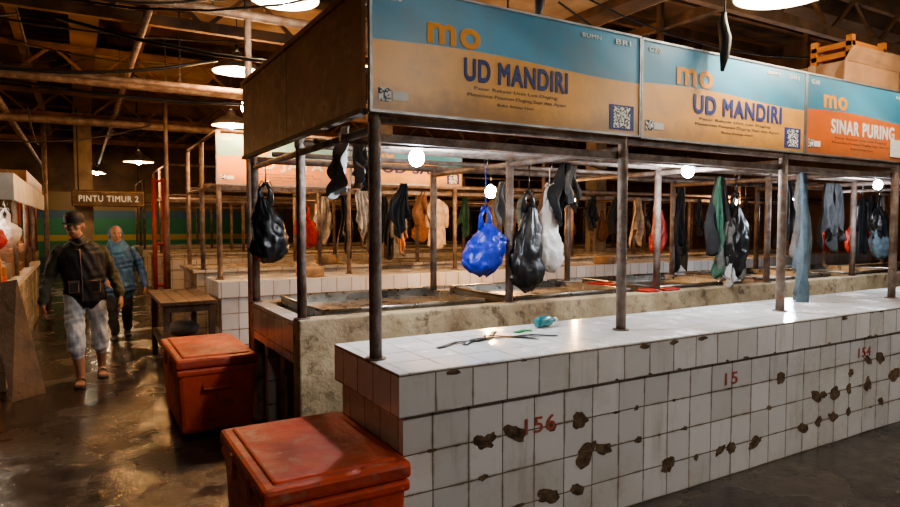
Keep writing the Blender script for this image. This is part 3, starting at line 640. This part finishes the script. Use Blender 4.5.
# ---------------------------------------------------------------- people
SKIN=mat('skin',(.36,.19,.115),(.3,.15,.09),20,.5)
class Person:
    def __init__(s,name,origin,yaw=0): s.name=name; s.o=V(origin); s.yaw=yaw; s.pr=[]; s.b=B(name+'_raw')
    def chain(s,pts,rad,m,side=(1,0,0),n=14):
        pts=[V(p) for p in pts]; rad=[r if isinstance(r,tuple) else (r,r) for r in rad]
        t0=(pts[0]-pts[1]).normalized(); t1=(pts[-1]-pts[-2]).normalized(); r0=min(rad[0]);r1=min(rad[-1])
        P=[pts[0]+t0*r0*.5]+pts+[pts[-1]+t1*r1*.5]; Rr=[tuple(q*.6 for q in rad[0])]+rad+[tuple(q*.6 for q in rad[-1])]
        s.b.tube(P,Rr,SKIN,n,side=side)
        for i in range(len(pts)-1): s.pr.append(('c',pts[i],pts[i+1],rad[i],rad[i+1],m,V(side)))
    def ell(s,c,r,m,R=None): s.b.ell(c,r,SKIN,18,12,R); s.pr.append(('e',V(c),V(r),m,R))
    def hand(s,w,d,wd,nd,m):
        w=V(w);d=V(d).normalized();wd=V(wd).normalized();nd=V(nd).normalized()
        s.chain([w,w+d*.04,w+d*.085],[(.026,.02),(.036,.017),(.04,.014)],m,side=wd)
        for off,L in ((-.031,.06),(-.0105,.074),(.0105,.08),(.031,.07)):
            p0=w+d*.08+wd*off; p1=p0+d*.42*L+nd*.08*L; p2=p1+d*.3*L+nd*.2*L; p3=p2+d*.12*L+nd*.24*L
            s.chain([p0,p1,p2,p3],[.0095,.009,.0085,.007],m,side=wd,n=8)
        q=w+d*.03+wd*.025; s.chain([q,q+d*.03+wd*.028,q+d*.062+wd*.035+nd*.012],[.014,.012,.009],m,side=nd,n=8)
    def head(s,C,m,yaw=0,pitch=0):
        R=Matrix.Rotation(yaw,3,'Z')@Matrix.Rotation(pitch,3,'X'); C=V(C); s.R=R; s.C=C
        E=lambda o,r: s.ell(C+R@V(o),r,m,R)
        E((0,.012,.022),(.077,.094,.095)); E((0,-.028,-.045),(.057,.062,.066)); E((0,-.05,-.085),(.028,.03,.022)); E((0,-.076,.028),(.052,.016,.014))
        E((-.038,-.062,-.015),(.022,.022,.02)); E((.038,-.062,-.015),(.022,.022,.02))
        s.chain([C+R@V((0,-.085,.018)),C+R@V((0,-.102,-.018))],[.009,.015],m)
        E((0,-.09,-.05),(.024,.01,.009)); E((-.079,.005,-.005),(.01,.018,.03)); E((.079,.005,-.005),(.01,.018,.03))
    def finish(s,mats,voxel=.0065,face=True,extra=None):
        raw=s.b.done(); md=raw.modifiers.new('r','REMESH'); md.mode='VOXEL'; md.voxel_size=voxel
        sm=raw.modifiers.new('s','SMOOTH'); sm.factor=.5; sm.iterations=3
        dg=bpy.context.evaluated_depsgraph_get(); me=bpy.data.meshes.new_from_object(raw.evaluated_get(dg)); bpy.data.objects.remove(raw)
        me.materials.clear()
        for m in mats: me.materials.append(m)
        n=len(me.polygons); c=np.empty(n*3,dtype=np.float32); me.polygons.foreach_get('center',c); c=c.reshape(-1,3).astype(float)
        best=np.full(n,1e9); idx=np.zeros(n,dtype=np.int32)
        for p in s.pr:
            if p[0]=='c':
                a=np.array(p[1]);bb=np.array(p[2]); ab=bb-a; L=ab@ab; t=np.clip(((c-a)@ab)/L,0,1); q=c-(a+t[:,None]*ab)
                sd=np.array(p[6]); tt=ab/math.sqrt(L); sd=sd-tt*(sd@tt); sd/= (np.linalg.norm(sd)+1e-9); b2=np.cross(tt,sd)
                ra=p[3][0]*(1-t)+p[4][0]*t; rb=p[3][1]*(1-t)+p[4][1]*t
                al=q@tt; k=np.sqrt(((q@sd)/ra)**2+((q@b2)/rb)**2+(al/np.minimum(ra,rb))**2); d=(k-1)*np.minimum(ra,rb); m=p[5]
            else:
                q=c-np.array(p[1])
                if p[4]: q=q@np.array(p[4])
                r=np.array(p[2]); d=(np.sqrt(((q/r)**2).sum(1))-1)*r.min(); m=p[3]
            w=d<best; best[w]=d[w]; idx[w]=m
        me.polygons.foreach_set('material_index',idx); me.polygons.foreach_set('use_smooth',np.ones(n,dtype=bool))
        # cloth folds: push garment vertices along their normals (arrays read once)
        nv=len(me.vertices); co=np.empty(nv*3,dtype=np.float32); me.vertices.foreach_get('co',co); co=co.reshape(-1,3)
        no=np.empty(nv*3,dtype=np.float32); me.vertices.foreach_get('normal',no); no=no.reshape(-1,3)
        nl=len(me.loops); lv=np.empty(nl,dtype=np.int32); me.loops.foreach_get('vertex_index',lv)
        lt=np.empty(n,dtype=np.int32); me.polygons.foreach_get('loop_total',lt)
        fold=np.isin(idx,list(s.folds)); vm=np.zeros(nv,dtype=bool); vm[lv[np.repeat(fold,lt)]]=True
        x,y,z=co[:,0],co[:,1],co[:,2]
        h=.004*np.sin(31*z+9*x+6*np.sin(11*x+7*y))+.003*np.sin(57*z-23*x+17*y+3*np.sin(19*z))+.002*np.sin(83*x+61*y+29*z)
        co=co+no*(h*vm)[:,None]; me.vertices.foreach_set('co',co.astype(np.float32).ravel()); me.update()
        root=bpy.data.objects.new(s.name,None); scene.collection.objects.link(root)
        body=bpy.data.objects.new('body',me); scene.collection.objects.link(body); body.parent=root
        if extra: extra(root)
        if face:
            f=B('face_details'); R,C=s.R,s.C; eyew=mat('eye_white',(.6,.56,.5),None,5,.3); iris=mat('iris',(.02,.012,.01),None,5,.2); lip=mat('lips',(.26,.1,.08),None,5,.5)
            for sx in (-1,1):
                f.ell(C+R@V((sx*.031,-.079,.008)),(.014,.008,.007),eyew,12,8,R); f.ell(C+R@V((sx*.031,-.0855,.008)),(.006,.003,.006),iris,10,6,R)
                f.tube([C+R@V((sx*.014,-.091,.03)),C+R@V((sx*.032,-.089,.036)),C+R@V((sx*.05,-.077,.029))],[.003,.005,.002],iris,6)
            f.ell(C+R@V((0,-.099,-.047)),(.02,.004,.003),lip,12,6,R); f.ell(C+R@V((0,-.098,-.054)),(.017,.005,.004),lip,12,6,R)
            f.done(root)
        root.location=s.o; root.rotation_euler=(0,0,s.yaw); return root
OLIVE=fab('olive_shirt',(.06,.065,.042)); VEST=fab('black_vest',(.016,.016,.018),.7); JEAN=mat('faded_jeans',(.5,.53,.57),(.24,.28,.33),9,.8,bump=.6,bscale=14); SAND=mat('sandal_rubber',(.03,.025,.02),None,5,.6)
p=Person('man_walking',(.03,7.1,0)); p.folds=(1,2,3)
p.chain([(.005,.0,.80),(0,0,.95),(-.01,0,1.1),(-.025,.01,1.24),(-.035,.015,1.32),(-.04,.01,1.385)],[(.185,.13),(.178,.13),(.195,.135),(.21,.13),(.175,.10),(.075,.07)],1,n=24)
p.chain([(-.045,.01,1.36),(-.06,-.01,1.45)],[.056,.053],0)
p.head((-.075,-.03,1.525),0,yaw=-.25,pitch=.12)
p.chain([(0,0,.90),(0,0,.78)],[(.16,.115),(.165,.118)],2,n=20)
p.chain([(-.085,0,.83),(-.09,-.08,.64),(-.085,-.16,.46),(-.08,-.17,.33)],[(.098,.105),(.086,.09),(.078,.08),(.079,.082)],2)
p.chain([(.085,0,.83),(.105,-.01,.64),(.12,-.015,.46),(.122,.02,.33)],[(.098,.105),(.086,.09),(.078,.08),(.079,.082)],2)
p.chain([(-.08,-.165,.40),(-.07,-.15,.29),(-.055,-.165,.14),(-.05,-.165,.06)],[.052,.055,.038,.036],0); p.chain([(-.05,-.145,.05),(-.055,-.24,.048),(-.065,-.34,.035)],[(.032,.03),(.04,.028),(.045,.018)],0)
p.chain([(.122,.01,.40),(.125,.075,.29),(.13,.15,.17),(.13,.175,.10)],[.052,.055,.038,.036],0); p.chain([(.13,.19,.085),(.135,.1,.055),(.14,.02,.034)],[(.032,.03),(.04,.028),(.045,.018)],0)
p.chain([(-.19,.015,1.29),(-.25,.045,1.16),(-.295,.07,1.02),(-.33,.0,.90),(-.345,-.07,.80)],[(.075,.078),(.066,.07),(.056,.06),(.05,.052),(.046,.046)],3)
p.chain([(.125,.015,1.29),(.195,.045,1.16),(.245,.07,1.03),(.28,-.03,.93),(.30,-.13,.85)],[(.075,.078),(.066,.07),(.056,.06),(.05,.052),(.046,.046)],3)
p.hand((-.347,-.085,.785),(0,-.25,-1),(.35,-1,.1),(1,.3,0),0); p.hand((.303,-.145,.835),(.05,-.45,-1),(-.35,-1,.2),(-1,.3,0),0)
def man_extra(root):
    R,C=p.R,p.C
    q=B('cap'); 
    prof=[(1.0,.03),(1.02,.07),(.97,.105),(.75,.13),(.4,.14),(0.02,.142)]
    vs=[];n=24
    for r,z in prof:
        for k in range(n):
            th=2*math.pi*k/n; vs.append(C+R@V((.084*r*math.cos(th),.012+.101*r*math.sin(th),z-.005)))
    q.add(vs,[(i*n+k,i*n+(k+1)%n,(i+1)*n+(k+1)%n,(i+1)*n+k) for i in range(len(prof)-1) for k in range(n)],VEST,True)
    vs=[]
    for j in range(5):
        for k in range(13):
            a=math.pi*(.12+.76*k/12)
            vs.append(C+R@V((.084*(1+.03*j)*math.cos(a),.012-(.101+.015*j)*math.sin(a)-.003,.035-.003*j)))
    q.add(vs,[(j*13+k,j*13+k+1,(j+1)*13+k+1,(j+1)*13+k) for j in range(4) for k in range(12)],VEST,True)
    q.done(root)
    q=B('hair'); HAIR=mat('black_hair',(.015,.012,.01),None,9,.5)
    q.ell(C+R@V((0,.035,.01)),(.079,.08,.075),HAIR,18,12,R); q.done(root)
    q=B('vest_trim'); 
    q.tube([(-.02,-.137,.80),(-.02,-.136,1.0),(-.03,-.142,1.18),(-.035,-.118,1.3)],[(.006,.003)]*4,IRON,6,side=(1,0,0))
    q.tube([(-.12,-.02,1.375),(-.1,-.075,1.36),(-.05,-.105,1.33),(0.01,-.08,1.36),(.04,-.02,1.375),(.02,.07,1.39),(-.09,.07,1.39),(-.12,-.02,1.375)],[.015]*8,OLIVE,8)
    for sx in (-1,1):
        q.box((sx*.09-.045,-.134,.88),(sx*.09+.045,-.11,.99),VEST,.01); q.box((sx*.09-.05,-.136,.98),(sx*.09+.05,-.11,1.0),VEST,.006)
    q.done(root)
    q=B('sandals')
    q.tube([(-.05,-.12,.012),(-.055,-.24,.012),(-.065,-.36,.012)],[(.038,.012),(.044,.012),(.05,.012)],SAND,14,side=(1,0,0))
    q.tube([(-.1,-.25,.02),(-.085,-.25,.075),(-.055,-.25,.088),(-.025,-.25,.075),(-.01,-.25,.02)],[(.018,.005)]*5,SAND,8,side=(0,1,0))
    q.tube([(.13,.215,.05),(.135,.1,.018),(.14,0,.012)],[(.038,.012),(.044,.012),(.05,.012)],SAND,14,side=(1,0,0))
    q.tube([(.09,.08,.03),(.105,.08,.08),(.135,.08,.093),(.165,.08,.08),(.18,.08,.03)],[(.018,.005)]*5,SAND,8,side=(0,1,0))
    q.done(root)
p.finish([SKIN,VEST,JEAN,OLIVE],extra=man_extra)
TJ=fab('blue_raincoat',(.04,.12,.24),.5); HJ=fab('blue_headscarf',(.07,.19,.32)); DT=fab('dark_trousers',(.03,.028,.03))
w=Person('woman_walking',(.44,9.45,0)); w.folds=(1,3)
w.chain([(0,0,.66),(0,0,.8),(0,0,.95),(0,.0,1.1),(-.01,.01,1.2),(-.015,.01,1.26)],[(.2,.15),(.185,.14),(.165,.125),(.175,.125),(.155,.1),(.07,.07)],1,n=24)
w.chain([(-.01,0,1.22),(-.02,-.01,1.33)],[.05,.05],2)
w.head((-.03,-.02,1.395),0,yaw=.1,pitch=.1)
w.ell((-.03,.012,1.41),(.094,.1,.112),2); w.chain([(-.03,.01,1.33),(-.02,.01,1.24),(-.01,-.01,1.14)],[(.085,.085),(.14,.11),(.12,.125)],2,n=20)
w.ell((-.03,-.075,1.385),(.055,.04,.07),0)
w.chain([(-.08,0,.72),(-.09,-.07,.44),(-.085,-.1,.27),(-.07,-.12,.11)],[(.09,.095),(.072,.075),(.062,.066),(.058,.06)],3)
w.chain([(.08,0,.72),(.09,.02,.44),(.09,.09,.27),(.09,.16,.13)],[(.09,.095),(.072,.075),(.062,.066),(.058,.06)],3)
w.chain([(-.07,-.11,.06),(-.075,-.18,.04),(-.08,-.27,.03)],[(.035,.035),(.04,.03),(.04,.022)],3); w.chain([(.09,.18,.08),(.09,.1,.045),(.09,.02,.03)],[(.035,.035),(.04,.03),(.04,.022)],3)
w.chain([(-.15,.01,1.19),(-.21,.03,1.06),(-.24,.03,.93),(-.21,-.1,.84),(-.17,-.18,.80)],[.065,.06,.055,.047,.042],1)
w.chain([(.14,.01,1.19),(.22,.03,1.06),(.27,.04,.92),(.29,-.03,.8),(.3,-.09,.71)],[.065,.06,.055,.047,.042],1)
w.hand((-.165,-.19,.795),(.45,-.8,-.3),(.5,.3,.8),(.6,.2,-.5),0); w.hand((.302,-.1,.695),(0,-.2,-1),(-.35,-1,.1),(-1,.3,0),0)
w.finish([SKIN,TJ,HJ,DT])

# ---------------------------------------------------------------- world + camera
wd=bpy.data.worlds.new('world'); scene.world=wd; wd.use_nodes=True
wd.node_tree.nodes['Background'].inputs[0].default_value=(.5,.4,.3,1); wd.node_tree.nodes['Background'].inputs[1].default_value=.05
scene.view_settings.look='AgX - Medium High Contrast'; scene.view_settings.exposure=.3
cam=bpy.data.cameras.new('camera'); co=bpy.data.objects.new('camera',cam); scene.collection.objects.link(co)
co.location=(0,0,1.55); co.rotation_euler=(math.radians(90-2.77),0,math.radians(-30.4)); cam.lens=25.24; cam.sensor_width=36; cam.clip_start=.02
scene.camera=co
